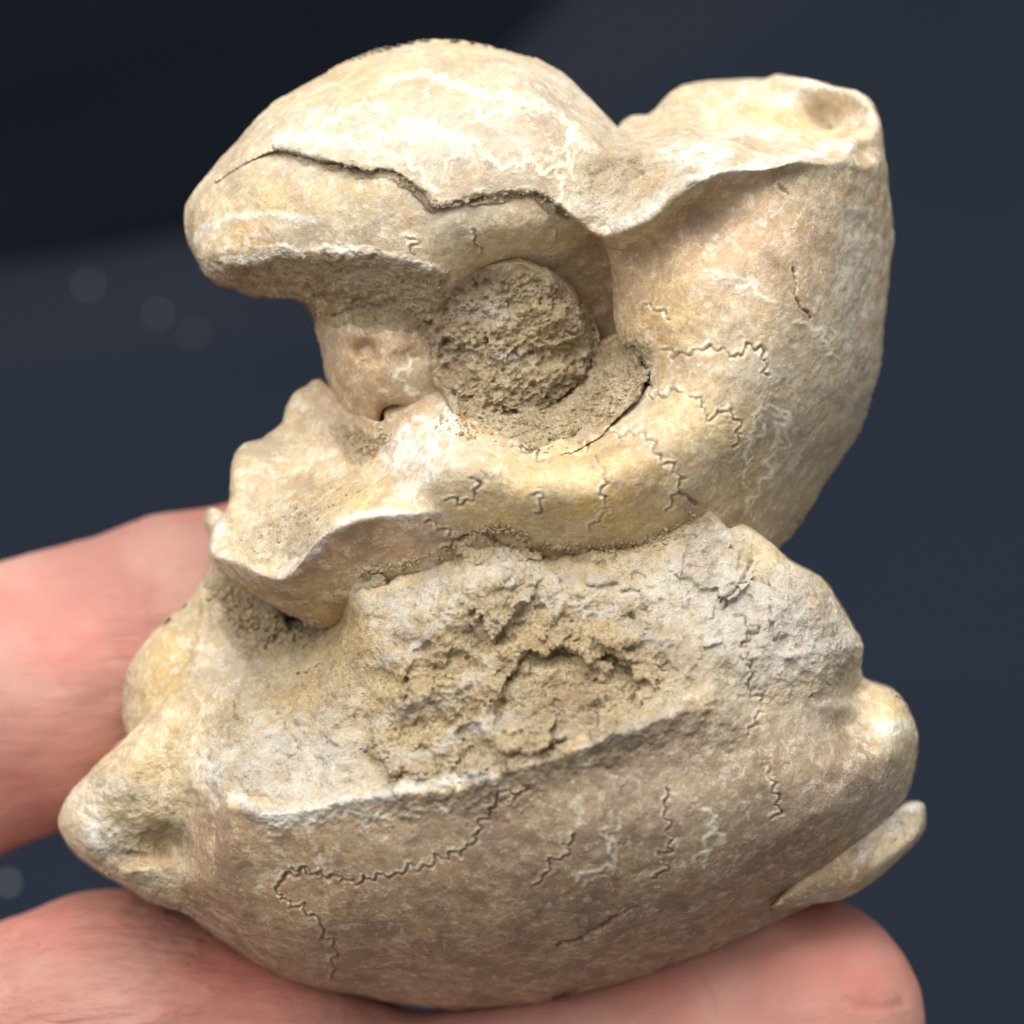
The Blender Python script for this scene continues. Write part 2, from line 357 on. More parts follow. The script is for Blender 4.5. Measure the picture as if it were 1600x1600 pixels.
def mesh_object(name, V, Q, mat, parent=None, masks=None, smooth=True):
    me = bpy.data.meshes.new(name)
    me.vertices.add(len(V)); me.vertices.foreach_set('co', V.astype(np.float32).ravel())
    k = Q.shape[1]
    me.loops.add(Q.size); me.loops.foreach_set('vertex_index', Q.astype(np.int32).ravel())
    me.polygons.add(len(Q)); me.polygons.foreach_set('loop_start', np.arange(0, Q.size, k, dtype=np.int32))
    me.polygons.foreach_set('use_smooth', np.full(len(Q), smooth)); me.update(calc_edges=True)
    if masks is not None:
        for nm, arr in masks.items():
            a = me.attributes.new(nm, 'FLOAT_COLOR', 'POINT')
            c = np.ones((len(V), 4), np.float32); c[:, :3] = arr; a.data.foreach_set('color', c.ravel())
    me.materials.append(mat); me.validate()
    o = bpy.data.objects.new(name, me); C.objects.link(o)
    if parent is not None: o.parent = parent
    return o

STEP = 0.036
HEIGHTS = []       # (outline distance, height) lookups for scattering the grains
import time; T0=time.time()
def piece(name, parent, outline, front, calm=None, back=-2.6, k=0.05, amp=1.0, rag=0.035, n=4, step=STEP, extra=None, fine=True, bround=None):
    a = np.array([(p[0], p[1]) for p in outline], float)
    x0, x1 = ux(a[:, 0].min())-0.3, ux(a[:, 0].max())+0.3; z0, z1 = uz(a[:, 1].max())-0.3, uz(a[:, 1].min())+0.3
    xs = np.arange(x0, x1, step); zs = np.arange(z0, z1, step)
    X, Z = np.meshgrid(xs, zs, indexing='ij')
    d, hr = outline_fields(X, Z, outline, n)
    p = np.stack([X.ravel(), np.zeros(X.size), Z.ravel()], 1)
    d = d+(fbm(p+5.5, 1.3, 3, 0.5).reshape(X.shape))*rag*1.6
    H0 = front(X, Z)
    H = H0-hr
    Bk = back if np.isscalar(back) else back(X, Z)
    drop = np.max([q[3] for q in outline]); 
    br = hr*0.9 if bround is None else hr*bround
    Bk = np.minimum(Bk+br, H-0.25)
    m = d < 0.1
    hi = H[m].max()+0.25; lo = Bk[m].min()-0.25
    hs = np.arange(lo, hi, step)
    f = smax(smax(d[:, :, None].astype(np.float32), (hs[None, None, :]-H[:, :, None]).astype(np.float32)*0.8, k), (Bk[:, :, None]-hs[None, None, :]).astype(np.float32)*0.8, k)
    f[0] = f[-1] = 1; f[:, 0] = f[:, -1] = 1; f[:, :, 0] = f[:, :, -1] = 1
    V, Q = surface_nets(f, (x0, z0, lo), step)
    del f
    V = laplace(V, Q, 1, 0.5)
    V = V[:, [0, 2, 1]]; V[:, 1] *= -1          # -> x, y(depth), z ; two flips keep the winding
    if fine: V, Q = subdivide(V, Q); V = laplace(V, Q, 1, 0.6)
    N = vnormals(V, Q)
    r = rough.sample(V); r = r if calm is None else r*(1-calm.sample(V)); c = crack.sample(V); cw = crackw.sample(V)
    und = fbm(V, 0.9, 4, 0.5)*0.055 + fbm(V+4.4, 5.0, 4, 0.55)*0.016
    rv = np.stack([V[:, 0]*0.75+V[:, 2]*0.35, V[:, 1], V[:, 2]*1.35-V[:, 0]*0.45], 1); rg = fbm(rv+2.2, 2.3, 6, 0.66, True)*0.10+fbm(V+8.8, 7.0, 4, 0.6)*0.06
    pit = fbm(V+1.2, 6.5, 3, 0.5); pit = np.clip(pit-0.30, 0, 1)*0.18
    vert = (und-pit*(0.12+r)+(rg-0.03)*r*0.85+chalk.sample(V)*0.015*(1+fbm(V, 12, 3)))*amp-c*0.05*(0.5+0.5*np.clip(fbm(V, 2.0, 2)*3+1, 0, 1.6))+cw*0.014
    V = V+N*vert[:, None]
    cav = np.clip(0.5-rg*4*(r > 0.05), 0, 1)
    chunk = (fbm(V+6.1, 1.3, 4, 0.55)*0.12+fbm(V+3.1, 15.0, 2)*0.05)*np.clip(r-0.35, 0, 1)*amp
    V = V+N*chunk[:, None]
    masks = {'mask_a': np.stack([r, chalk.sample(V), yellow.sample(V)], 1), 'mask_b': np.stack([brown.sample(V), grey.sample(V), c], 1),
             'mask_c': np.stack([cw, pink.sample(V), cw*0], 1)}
    o = mesh_object(name, to_world(V), Q, MATS['fossil'], parent, masks)
    print(name, len(Q), round(time.time()-T0,1))
    return o

# ------------------------------------------------------------------ materials
def nodes(name):
    m = bpy.data.materials.new(name); m.use_nodes = True; nt = m.node_tree
    return m, nt, nt.nodes['Principled BSDF'], nt.nodes, nt.links
class G:
    def __init__(s, nt): s.n = nt.nodes; s.l = nt.links
    def link(s, v, sock):
        if isinstance(v, (int, float)): sock.default_value = v
        elif isinstance(v, tuple): sock.default_value = v
        else: s.l.new(v, sock)
    def noise(s, vec, scale, detail=6, rough=0.6, dist=0.0, out='Fac'):
        t = s.n.new('ShaderNodeTexNoise'); s.l.new(vec, t.inputs['Vector'])
        t.inputs['Scale'].default_value = scale; t.inputs['Detail'].default_value = detail; t.inputs['Roughness'].default_value = rough; t.inputs['Distortion'].default_value = dist
        return t.outputs[out]
    def ramp(s, v, lo, hi, a=0.0, b=1.0):
        t = s.n.new('ShaderNodeMapRange'); t.interpolation_type = 'SMOOTHSTEP'; s.link(v, t.inputs[0])
        for i, q in zip((1, 2, 3, 4), (lo, hi, a, b)): t.inputs[i].default_value = q
        return t.outputs[0]
    def math(s, op, a, b=0.0, clamp=False):
        t = s.n.new('ShaderNodeMath'); t.operation = op; t.use_clamp = clamp; s.link(a, t.inputs[0]); s.link(b, t.inputs[1]); return t.outputs[0]
    def mix(s, fac, a, b, mode='MIX'):
        t = s.n.new('ShaderNodeMix'); t.data_type = 'RGBA'; t.blend_type = mode
        s.link(fac, t.inputs[0])
        for v, k in ((a, 6), (b, 7)): s.link(v if not isinstance(v, tuple) else v+(1,) if len(v) == 3 else v, t.inputs[k])
        return t.outputs[2]

def fossil_material():
    m, nt, bs, N, L = nodes('fossil_limestone'); g = G(nt)
    tc = N.new('ShaderNodeTexCoord').outputs['Object']
    def att(nm):
        a = N.new('ShaderNodeAttribute'); a.attribute_name = nm; sp = N.new('ShaderNodeSeparateColor'); L.new(a.outputs['Color'], sp.inputs[0]); return sp.outputs
    A, B, Cc = att('mask_a'), att('mask_b'), att('mask_c')
    n1 = g.noise(tc, 0.9, 8, 0.62, 0.4); n2 = g.noise(tc, 4.0, 9, 0.72, 0.2); n3 = g.noise(tc, 17, 6, 0.7); n4 = g.noise(tc, 2.0, 9, 0.68, 0.5); n5 = g.noise(tc, 48, 3, 0.6)
    col = g.mix(g.ramp(n1, 0.35, 0.65), (0.55, 0.425, 0.245), (0.66, 0.56, 0.385))
    col = g.mix(g.ramp(n2, 0.50, 0.56, 0, 0.55), col, (0.80, 0.74, 0.60)); nb = g.noise(tc, 1.5, 10, 0.7, 0.4); col = g.mix(g.ramp(nb, 0.52, 0.57, 0, 0.6), col, (0.43, 0.37, 0.27))
    col = g.mix(g.ramp(n4, 0.53, 0.61, 0, 0.6), col, (0.56, 0.34, 0.13))
    # brown patches
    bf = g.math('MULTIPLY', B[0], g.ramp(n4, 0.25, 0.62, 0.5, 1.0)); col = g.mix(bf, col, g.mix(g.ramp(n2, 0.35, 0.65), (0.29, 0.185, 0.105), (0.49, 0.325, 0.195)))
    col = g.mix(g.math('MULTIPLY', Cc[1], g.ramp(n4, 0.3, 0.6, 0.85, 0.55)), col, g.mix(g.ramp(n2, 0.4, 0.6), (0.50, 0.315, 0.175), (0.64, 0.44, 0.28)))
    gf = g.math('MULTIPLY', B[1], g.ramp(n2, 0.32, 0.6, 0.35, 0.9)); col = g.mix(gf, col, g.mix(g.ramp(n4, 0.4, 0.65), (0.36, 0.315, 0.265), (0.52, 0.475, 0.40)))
    yf = g.math('MULTIPLY', A[2], g.ramp(n2, 0.34, 0.56, 0.35, 1.0)); col = g.mix(yf, col, g.mix(g.ramp(n3, 0.4, 0.6), (0.60, 0.38, 0.085), (0.84, 0.64, 0.26)))
    # rough sediment: mottled ochre, pale and dark grains
    rf = g.ramp(A[0], 0.15, 0.8); 
    rcol = g.mix(g.ramp(n3, 0.38, 0.62), (0.52, 0.35, 0.165), (0.92, 0.80, 0.53)); rcol = g.mix(g.ramp(n4, 0.5, 0.66, 0, 0.6), rcol, (0.42, 0.31, 0.20)); rcol = g.mix(g.ramp(n2, 0.55, 0.7, 0, 0.7), rcol, (0.82, 0.78, 0.68))
    col = g.mix(g.math('MULTIPLY', rf, 0.62), col, rcol)
    cf = g.math('MULTIPLY', A[1], g.ramp(n2, 0.36, 0.54, 0.2, 1.0)); col = g.mix(cf, col, (0.86, 0.83, 0.77))
    # hairline pale veins and fine dark veins wandering over the shell
    v1 = g.noise(tc, 1.1, 6, 0.6, 0.3); v2 = g.noise(tc, 1.7, 6, 0.62, 0.3)
    ve = g.ramp(g.math('ABSOLUTE', g.math('SUBTRACT', v1, 0.5)), 0.0, 0.010, 0.75, 0.0); ve = g.math('MULTIPLY', ve, g.ramp(n2, 0.42, 0.55)); col = g.mix(ve, col, (0.80, 0.72, 0.54))
    vd = g.ramp(g.math('ABSOLUTE', g.math('SUBTRACT', v2, 0.53)), 0.0, 0.006, 0.7, 0.0); vd = g.math('MULTIPLY', vd, g.ramp(n1, 0.48, 0.58)); col = g.mix(vd, col, (0.22, 0.15, 0.09))
    # scattered small chalk flecks and dark specks
    fl = g.ramp(g.noise(tc, 7.5, 6, 0.75, 1.0), 0.56, 0.66, 0, 0.7); col = g.mix(fl, col, (0.78, 0.72, 0.60))
    sp = g.ramp(g.noise(tc, 11, 5, 0.7, 0.4), 0.61, 0.70, 0, 0.6); col = g.mix(sp, col, (0.21, 0.155, 0.085))
    vor = N.new('ShaderNodeTexVoronoi'); L.new(tc, vor.inputs['Vector']); vor.inputs['Scale'].default_value = 3.1
    col = g.mix(g.ramp(vor.outputs['Distance'], 0.0, 0.075, 0.55, 0.0), col, (0.17, 0.14, 0.12))
    col = g.mix(g.math('MULTIPLY', Cc[0], 0.85), col, (0.88, 0.82, 0.64))
    col = g.mix(g.math('MULTIPLY', g.ramp(B[2], 0.3, 0.9), g.ramp(n2, 0.4, 0.55, 0.25, 0.85)), col, (0.13, 0.085, 0.04))
    col = g.mix(g.ramp(n5, 0.3, 0.7, 0.0, 0.16), col, (0.28, 0.21, 0.12))
    # mottling at two sizes, stronger in the brown areas
    m1 = g.noise(tc, 1.3, 12, 0.70, 0.35); m2 = g.noise(tc, 8.5, 7, 0.7, 0.1); m3 = g.noise(tc, 4.2, 9, 0.72, 0.15)
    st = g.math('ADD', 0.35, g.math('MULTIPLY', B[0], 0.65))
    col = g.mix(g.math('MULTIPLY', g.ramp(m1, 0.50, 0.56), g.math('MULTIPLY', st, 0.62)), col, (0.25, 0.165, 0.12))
    col = g.mix(g.math('MULTIPLY', g.ramp(m2, 0.52, 0.62), g.math('MULTIPLY', st, 0.3)), col, (0.26, 0.175, 0.10))
    col = g.mix(g.math('MULTIPLY', g.ramp(m3, 0.56, 0.61), g.math('SUBTRACT', 0.42, g.math('MULTIPLY', A[2], 0.38))), col, (0.82, 0.76, 0.64))
    L.new(col, bs.inputs['Base Color'])
    bs.inputs['Roughness'].default_value = 0.62; bs.inputs['Specular IOR Level'].default_value = 0.35
    L.new(g.ramp(A[0], 0, 0.6, 0.46, 0.92), bs.inputs['Roughness'])
    bs.inputs['Subsurface Weight'].default_value = 0.0
    hgt = g.math('ADD', g.math('MULTIPLY', n3, g.ramp(A[0], 0, 0.6, 0.10, 1.0)), g.math('MULTIPLY', n5, g.ramp(A[0], 0, 0.6, 0.10, 0.6)))
    hgt = g.math('ADD', hgt, g.math('MULTIPLY', n2, 0.16))
    b = N.new('ShaderNodeBump'); b.inputs['Strength'].default_value = 0.9; b.inputs['Distance'].default_value = 0.11*S; L.new(hgt, b.inputs['Height']); L.new(b.outputs[0], bs.inputs['Normal'])
    return m
MATS['fossil'] = fossil_material()

def skin_material():
    m, nt, bs, N, L = nodes('skin'); g = G(nt)
    tc = N.new('ShaderNodeTexCoord').outputs['Object']
    a = N.new('ShaderNodeAttribute'); a.attribute_name = 'skin_mask'; sp = N.new('ShaderNodeSeparateColor'); L.new(a.outputs['Color'], sp.inputs[0]); A = sp.outputs
    n1 = g.noise(tc, 0.55, 5, 0.55); n2 = g.noise(tc, 3.0, 6, 0.65); n3 = g.noise(tc, 20, 4, 0.6)
    col = g.mix(g.ramp(n1, 0.35, 0.65), (0.43, 0.205, 0.17), (0.50, 0.28, 0.235))
    col = g.mix(g.ramp(n2, 0.4, 0.75, 0, 0.3), col, (0.50, 0.22, 0.18))
    col = g.mix(g.math('MULTIPLY', A[0], 0.75), col, (0.60, 0.20, 0.165))
    col = g.mix(g.math('MULTIPLY', A[1], 0.8), col, (0.48, 0.17, 0.11))
    L.new(col, bs.inputs['Base Color'])
    bs.inputs['Roughness'].default_value = 0.58; bs.inputs['Specular IOR Level'].default_value = 0.3
    bs.inputs['Subsurface Weight'].default_value = 0.35; bs.inputs['Subsurface Radius'].default_value = (1.0, 0.35, 0.18); bs.inputs['Subsurface Scale'].default_value = 0.0022
    w = N.new('ShaderNodeMapping'); L.new(tc, w.inputs[0]); w.inputs['Rotation'].default_value = (0, math.radians(-17), 0); w.inputs['Scale'].default_value = (0.10, 0.6, 1.0)
    n4 = g.noise(w.outputs[0], 6.5, 4, 0.6, 0.3)
    h = g.math('ADD', g.math('MULTIPLY', g.ramp(n4, 0.35, 0.65), g.math('ADD', g.math('MULTIPLY', A[2], 1.1), 0.12)), g.math('MULTIPLY', n3, 0.35))
    b = N.new('ShaderNodeBump'); b.inputs['Strength'].default_value = 0.6; b.inputs['Distance'].default_value = 0.055*S; L.new(h, b.inputs['Height']); L.new(b.outputs[0], bs.inputs['Normal'])
    return m
MATS['skin'] = skin_material()

def cloth_material():
    m, nt, bs, N, L = nodes('navy_black_satin'); g = G(nt)
    tc = N.new('ShaderNodeTexCoord').outputs['Object']
    n = g.noise(tc, 8, 4, 0.6)
    L.new(g.mix(n, (0.0105, 0.0155, 0.027), (0.0155, 0.0225, 0.037)), bs.inputs['Base Color'])
    bs.inputs['Roughness'].default_value = 0.55; bs.inputs['Specular IOR Level'].default_value = 0.15; bs.inputs['Specular Tint'].default_value = (0.75, 0.85, 1, 1)
    v = g.noise(tc, 500, 3, 0.5); b = N.new('ShaderNodeBump'); b.inputs['Strength'].default_value = 0.2; b.inputs['Distance'].default_value = 0.001; L.new(v, b.inputs['Height']); L.new(b.outputs[0], bs.inputs['Normal'])
    return m
MATS['cloth'] = cloth_material()

# ------------------------------------------------------------------ background cloth (structure)
def backdrop():
    nx, nt_ = 400, 260
    xs = np.linspace(-1.3, 1.3, nx); ts = np.linspace(0, 1, nt_)
    V = []
    key = np.array([(-.16, -.175), (.10, -.160), (.20, -.100), (.28, -.020), (.34, .040), (.39, .072), (.44, .093), (.50, .104), (.57, .103), (.66, .07), (1.0, -.1), (1.5, -.1), (1.7, .0), (1.75, .6), (1.8, 1.3)])
    tk = np.linspace(0, 1, len(key))
    for t in ts:
        yy = np.interp(t, tk, key[:, 0]); zz = np.interp(t, tk, key[:, 1])
        for x in xs:
            e = 0.004*math.sin(17*x)+(0.045*math.tanh(x*9+0.35) if x < -0.04 else 0.045*math.tanh(-0.01)+1.6*(x+0.04)/(1+3.0*abs(x+0.04)))                      # the fold climbs to the right
            f = 0.012*math.sin(38*(zz-0.30*x)-0.9)+0.0035*math.sin(97*(zz+0.25*x)+2)
            k = min(1, max(0, (t-0.2)*3))
            V.append((x, yy-(f*0.7+0.0*e)*k, zz+(e*0.8+f*0.7)*k))
    V = np.array(V); i = np.arange((nt_-1)*(nx-1)); r, c = i//(nx-1), i % (nx-1)
    Q = np.stack([r*nx+c, r*nx+c+1, (r+1)*nx+c+1, (r+1)*nx+c], 1)
    o = mesh_object('backdrop', V, Q, MATS['cloth']); o['kind'] = 'structure'
    md = o.modifiers.new('thickness', 'SOLIDIFY'); md.thickness = 0.002
    sub = o.modifiers.new('smooth', 'SUBSURF'); sub.levels = 0; sub.render_levels = 1
backdrop()
# ------------------------------------------------------------------ the fossil
fossil = bpy.data.objects.new('ammonite_fossil', None); C.objects.link(fossil)
fossil.scale = (S, S, S); fossil.location = (0, 0, 0); fossil.empty_display_size = 0.5
fossil['label'] = 'cream broken ammonite fossil, one coiled shell fused above another, held in the hand'
fossil['category'] = 'fossil'

def jag(X, Z):
    p = np.stack([X.ravel(), X.ravel()*0, Z.ravel()], 1); f = fbm(p, 1.4, 5, 0.6).reshape(X.shape); f2 = fbm(p+7.7, 2.4, 4, 0.6).reshape(X.shape)
    i = np.clip((uz(X*0)*0+800-Z*100+40)/MS, 0, MW-1).astype(int); j = np.clip((X*100+800+40)/MS, 0, MW-1).astype(int); r = np.clip(rough.m[i, j]*1.5-0.25, 0, 1)
    return f*0.16+r*(facets(X+f*0.4, Z+f2*0.4, 1.0, 1.3)*0.30+facets(X+f2*0.2, Z+f*0.2, 0.4, 4.1)*0.10+facets(X*0.8+Z*0.3, Z*1.5, 0.2, 9.1)*0.035)
def both(fa, fb, k=0.12): return lambda X, Z: smin(fa(X, Z), fb(X, Z), k)
def either(fa, fb, k=0.12): return lambda X, Z: smax(fa(X, Z), fb(X, Z), k)
def hump(F, bumps):
    """adds round swellings or hollows: px, py, radius x, radius y, height"""
    def g(X, Z):
        o = F(X, Z)
        for x, y, rx, ry, h in bumps: o = o+h*np.exp(-((X-ux(x))*100/rx)**2-((Z-uz(y))*100/ry)**2)
        return o
    return g

# 1 upper dome: the outer shell layer on top
dome_skin = TPS([(700,62,2.3),(450,150,2.0),(900,130,2.0),(640,150,2.45),(700,230,2.75),(830,240,2.75),(560,230,2.6),(440,235,2.14),(380,270,1.86),(350,280,1.6),(600,268,2.62),(680,325,2.72),
                 (760,305,2.72),(860,310,2.6),(940,360,2.5),(960,250,2.2),(900,220,2.55),(330,300,1.40),(990,210,1.7),(500,330,2.6)])
piece('shell_layer', fossil,
 [(330,285,.6,.8),(385,205,1.6,1.8),(450,148,2.0,2.4),(560,88,2.4,2.8),(640,67,2.4,2.8),(700,62,2.4,2.8),(790,78,2.2,2.6),(860,105,2.0,2.4),(910,145,1.8,2.2),(960,190,1.5,1.8),(1000,235,.6,.8),
  (1010,300,.1,.1),(950,372,.06,.12),(905,350,.06,.12),(870,322,.06,.12),(830,302,.06,.12),(780,304,.06,.12),(730,320,.06,.12),(685,328,.06,.12),(662,305,.06,.12),(635,282,.06,.12),(600,268,.06,.12),(560,262,.06,.12),(500,250,.06,.12),(440,237,.06,.06),(400,250,.3,.1),(360,270,.4,.2)],
 dome_skin, back=-2.2, n=3, rag=0.03)

# 2 left lobe: the layer beneath, broken off along its lower edge
lobe_skin = TPS([(300,345,1.0),(380,270,1.92),(400,240,2.0),(330,300,1.45),(450,250,2.1),(600,290,2.52),(500,330,2.3),(400,330,1.85),(330,395,1.35),(400,400,1.75),(500,390,2.15),(620,395,2.4),(690,420,2.35),
                 (680,345,2.55),(760,330,2.62),(850,325,2.5),(700,130,2.3),(480,160,1.9),(620,480,2.2),(450,450,1.8),(760,385,2.5),(720,440,2.2)])
lobe_break = TPS([(300,400,1.6),(320,420,1.25),(400,406,1.78),(500,396,2.16),(620,402,2.4),(690,432,2.3),(340,440,.75),(400,462,.6),(450,440,1.2),(490,497,.5),(560,460,1.35),(560,500,.85),(640,460,1.6),(640,505,1.05),(690,500,1.3),
                  (600,300,4.4),(400,320,3.4),(800,400,4.0),(800,300,5)])
arc = TPS([(690,400,2.3),(700,437,2.0),(755,410,1.85),(805,399,1.7),(845,407,1.4),(700,370,2.45),(740,380,2.42),(790,350,2.55),(840,330,2.55),(800,375,2.3),(850,370,2.15),
           (885,365,1.9),(905,400,1.15),(935,440,.7),(955,500,.35),(890,430,.8),(925,520,.2),(850,440,.8),(800,440,.9),(740,460,1.0),(860,520,.2),(300,300,3),(600,250,3.2),(850,290,2.7),(500,450,3.0),(940,380,1.3)])
piece('inner_shell_layer', fossil,
 [(292,335,.7,1.0),(305,300,.9,1.2),(340,255,1.4,1.6),(400,200,1.8,2.0),(560,110,2,2),(800,120,2,2),(930,210,1,1),(1000,330,.5,.5),(990,480,.3,.3),(960,560,.3,.3),(850,520,.3,.3),(720,500,.1,.1),(690,505,.1,.15),(640,512,.12,.2),(560,505,.12,.2),(525,512,.12,.2),(497,500,.12,.25),
  (480,470,.12,.25),(452,463,.15,.25),(400,461,.15,.25),(370,448,.15,.25),(338,437,.2,.35),(318,420,.25,.45),(300,385,.35,.6)],
 lambda X, Z: smin(smin(lobe_skin(X, Z), lobe_break(X, Z), 0.07), arc(X, Z), 0.10), back=-1.8, n=3)

# 3 inner whorl: smooth pinkish curved shell below the lobe
piece('inner_whorl', fossil,
 [(500,470,.8,1.2),(498,540,.9,1.3),(508,600,.9,1.3),(528,650,.8,1.2),(560,680,.7,1.0),(585,692,.5,.8),(598,670,.3,.6),(603,640,.3,.4),(640,640,.2,.2),(700,640,.2,.2),(720,560,.2,.2),(710,470,.2,.2),(600,440,.2,.2)],
 hump(TPS([(500,500,.9),(560,520,1.35),(620,540,1.45),(680,520,1.15),(690,600,1.0),(640,620,1.15),(570,600,1.3),(570,660,1.0),(520,620,.9),(600,480,1.1)]), [(568,546,18,13,-.35),(585,562,10,8,-.2),(640,560,26,14,-.12)]), back=-1.2, n=3)

# 4 umbilical plug
plugH = hump(TPS([(805,405,1.75),(740,425,1.7),(680,500,1.45),(680,570,1.4),(700,620,1.4),(800,515,1.62),(860,440,1.6),(900,480,1.35),(925,540,1.1),(890,600,1.2),(820,640,1.35),(760,470,1.62),(760,560,1.58),(850,560,1.5)]),
             [(735,480,20,16,.08),(850,490,24,20,.10),(770,600,30,20,.1),(800,470,16,24,-.12),(720,560,30,24,-.16),(840,560,40,20,-.14),(770,520,20,40,.12),(880,470,20,20,-.1)])
piece('umbilical_plug', fossil,
 [(805,402,.10,.18),(765,407,.10,.16),(725,425,.10,.14),(695,455,.10,.14),(677,495,.10,.14),(670,540,.10,.14),(677,585,.10,.14),(697,622,.10,.14),(740,645,.1,.1),(800,655,.1,.1),(860,640,.1,.1),(910,600,.15,.2),(930,550,.2,.35),(925,505,.22,.45),(905,462,.22,.45),(875,430,.2,.4),(842,410,.15,.3)],
 plugH, back=-0.8, amp=1.5, n=3, rag=0.07)

# 5 grit that fills the bottom of the umbilicus
piece('umbilical_sediment', fossil,
 [(600,625,.2,.2),(690,600,.2,.2),(780,560,.2,.2),(880,570,.2,.2),(940,535,.2,.2),(985,522,.15,.2),(1008,560,.15,.2),(1010,600,.1,.1),(960,660,.1,.1),(905,700,.1,.1),(850,710,.1,.1),(760,680,.1,.1),(700,660,.1,.1),(610,680,.1,.1)],
 hump(TPS([(620,640,1.0),(700,610,1.1),(780,645,1.35),(860,640,1.25),(915,590,.95),(960,560,1.3),(1000,580,2.0),(950,630,1.9),(880,680,2.15),(800,670,1.9),(720,640,1.6),(940,530,.9)]), [(770,625,26,14,.22),(800,620,18,12,.15),(900,615,30,15,.12)]),
 back=-0.6, amp=1.25, n=3, rag=0.05)

# 6 outer whorl: right limb, broken top bowl, tube sweeping round below the umbilicus and its broken left end
tube = TPS([(945,370,2.0),(955,450,1.7),(965,520,1.75),(1005,600,2.0),(960,650,2.2),(900,690,2.35),(820,690,2.4),(750,650,2.35),(715,620,2.2),
            (1010,395,2.3),(1090,345,2.3),(1180,300,2.3),(1030,470,2.5),(1070,560,2.75),(1040,640,2.85),(960,715,3.1),(860,745,3.25),(760,730,3.2),(700,740,3.1),
            (1150,390,2.6),(1150,480,2.75),(1160,600,2.7),(1130,700,2.7),(1050,780,2.75),(950,810,2.8),(850,820,2.75),(740,830,2.6),
            (1250,300,2.3),(1270,450,2.35),(1260,600,2.2),(1200,720,2.05),(1120,820,1.9),(1000,880,1.9),(850,890,1.9),
            (1370,300,1.7),(1380,500,1.6),(1300,740,1.4),(1200,880,1.2),
            (690,800,2.85),(600,806,2.85),(500,842,2.75),(440,908,2.35),(560,880,2.3),(660,860,2.4),(480,950,1.6),(400,910,1.9),(350,880,1.5),(530,960,1.45),
            (600,720,3.6),(480,760,3.6),(380,800,2.8),(380,680,3.0),(500,620,3.2)])
def tube_lip(X, Z):
    d = np.full(X.shape, 9.0); P = [(935,366),(965,358),(1020,325),(1085,282),(1150,260),(1250,238),(1320,216)]; am = [.6,.7,.75,.8,.65,.4,.2]; A = np.zeros(X.shape)
    for i in range(6):
        ds, t = seg_dist(X, Z, (ux(P[i][0]), uz(P[i][1])), (ux(P[i+1][0]), uz(P[i+1][1]))); m = ds < d
        d = np.where(m, ds, d); A = np.where(m, am[i]*(1-t)+am[i+1]*t, A)
    return tube(X, Z)+A*np.exp(-(d/0.24)**2)
tube2 = hump(tube_lip, [(1010,420,50,50,-.25),(1100,360,60,40,-.15),(1130,760,22,50,-.10),(1205,700,14,60,-.07),(1090,300,60,30,.12),(1010,350,40,30,.15)])
bowl = TPS([(940,385,2.6),(965,362,2.75),(1020,330,2.9),(1080,292,3.05),(1150,268,2.85),(1250,246,2.3),(1325,222,1.6),(1350,235,1.2),(960,235,1.95),(930,300,2.3),(1000,240,2.2),(1080,222,2.3),(1150,236,2.4),(1000,290,2.55),(1240,236,1.95),
            (985,200,-.5),(1030,170,-.6),(1060,135,-.8),(1130,170,-.3),(1200,125,-.5),(1230,180,-.1),(1300,135,.1),(1365,165,.9),(1330,185,.0),(1305,203,-.4),(1375,215,1.5),(1270,208,-.1),(1200,212,.1),(1100,200,.1),(1020,205,.2),(970,205,.3),
            (1000,450,4.6),(1150,420,5),(1300,400,4.6),(1390,350,3.2),(900,600,6)])
saddle = TPS([(502,590,.0),(452,620,.1),(440,660,.15),(400,695,.3),(362,725,.4),(358,790,.7),(332,835,1.0),(333,872,1.45),(440,906,2.38),(500,840,2.78),(600,804,2.88),(690,801,2.95),(680,745,3.1),(712,665,2.75),(714,622,2.3),
              (560,690,.7),(500,680,.3),(520,740,1.1),(440,740,.6),(420,800,1.2),(380,860,1.6),(480,790,1.75),(560,770,2.1),(600,735,1.9),(640,700,2.15),(640,770,2.65),(605,640,1.5),(610,680,1.7),(650,640,1.8),(660,630,1.9),
              (760,760,4.6),(780,660,4.4),(760,850,5.0),(600,880,4.8),(480,950,4.6),(380,950,3.8),(900,600,7),(1100,700,12)])
def whorl_front(X, Z):
    b = np.where(Z < uz(520), 9.0, bowl(X, Z)); s = np.where(X > ux(800), 9.0, saddle(X, Z))
    return smin(smin(tube2(X, Z), b, 0.10), s, 0.06)
def whorl_back(X, Z):
    # thin shell where only the broken fin is left
    t = np.clip((ux(640)-X)/1.2, 0, 1)*np.clip((Z-uz(860))/0.8, 0, 1)
    return -2.6*(1-t)+(-0.55)*t
under = Mask().poly([(325,850),(440,906),(500,842),(600,806),(700,800),(860,800),(1060,760),(1060,900),(700,1000),(300,1000)], 1.0, 12)
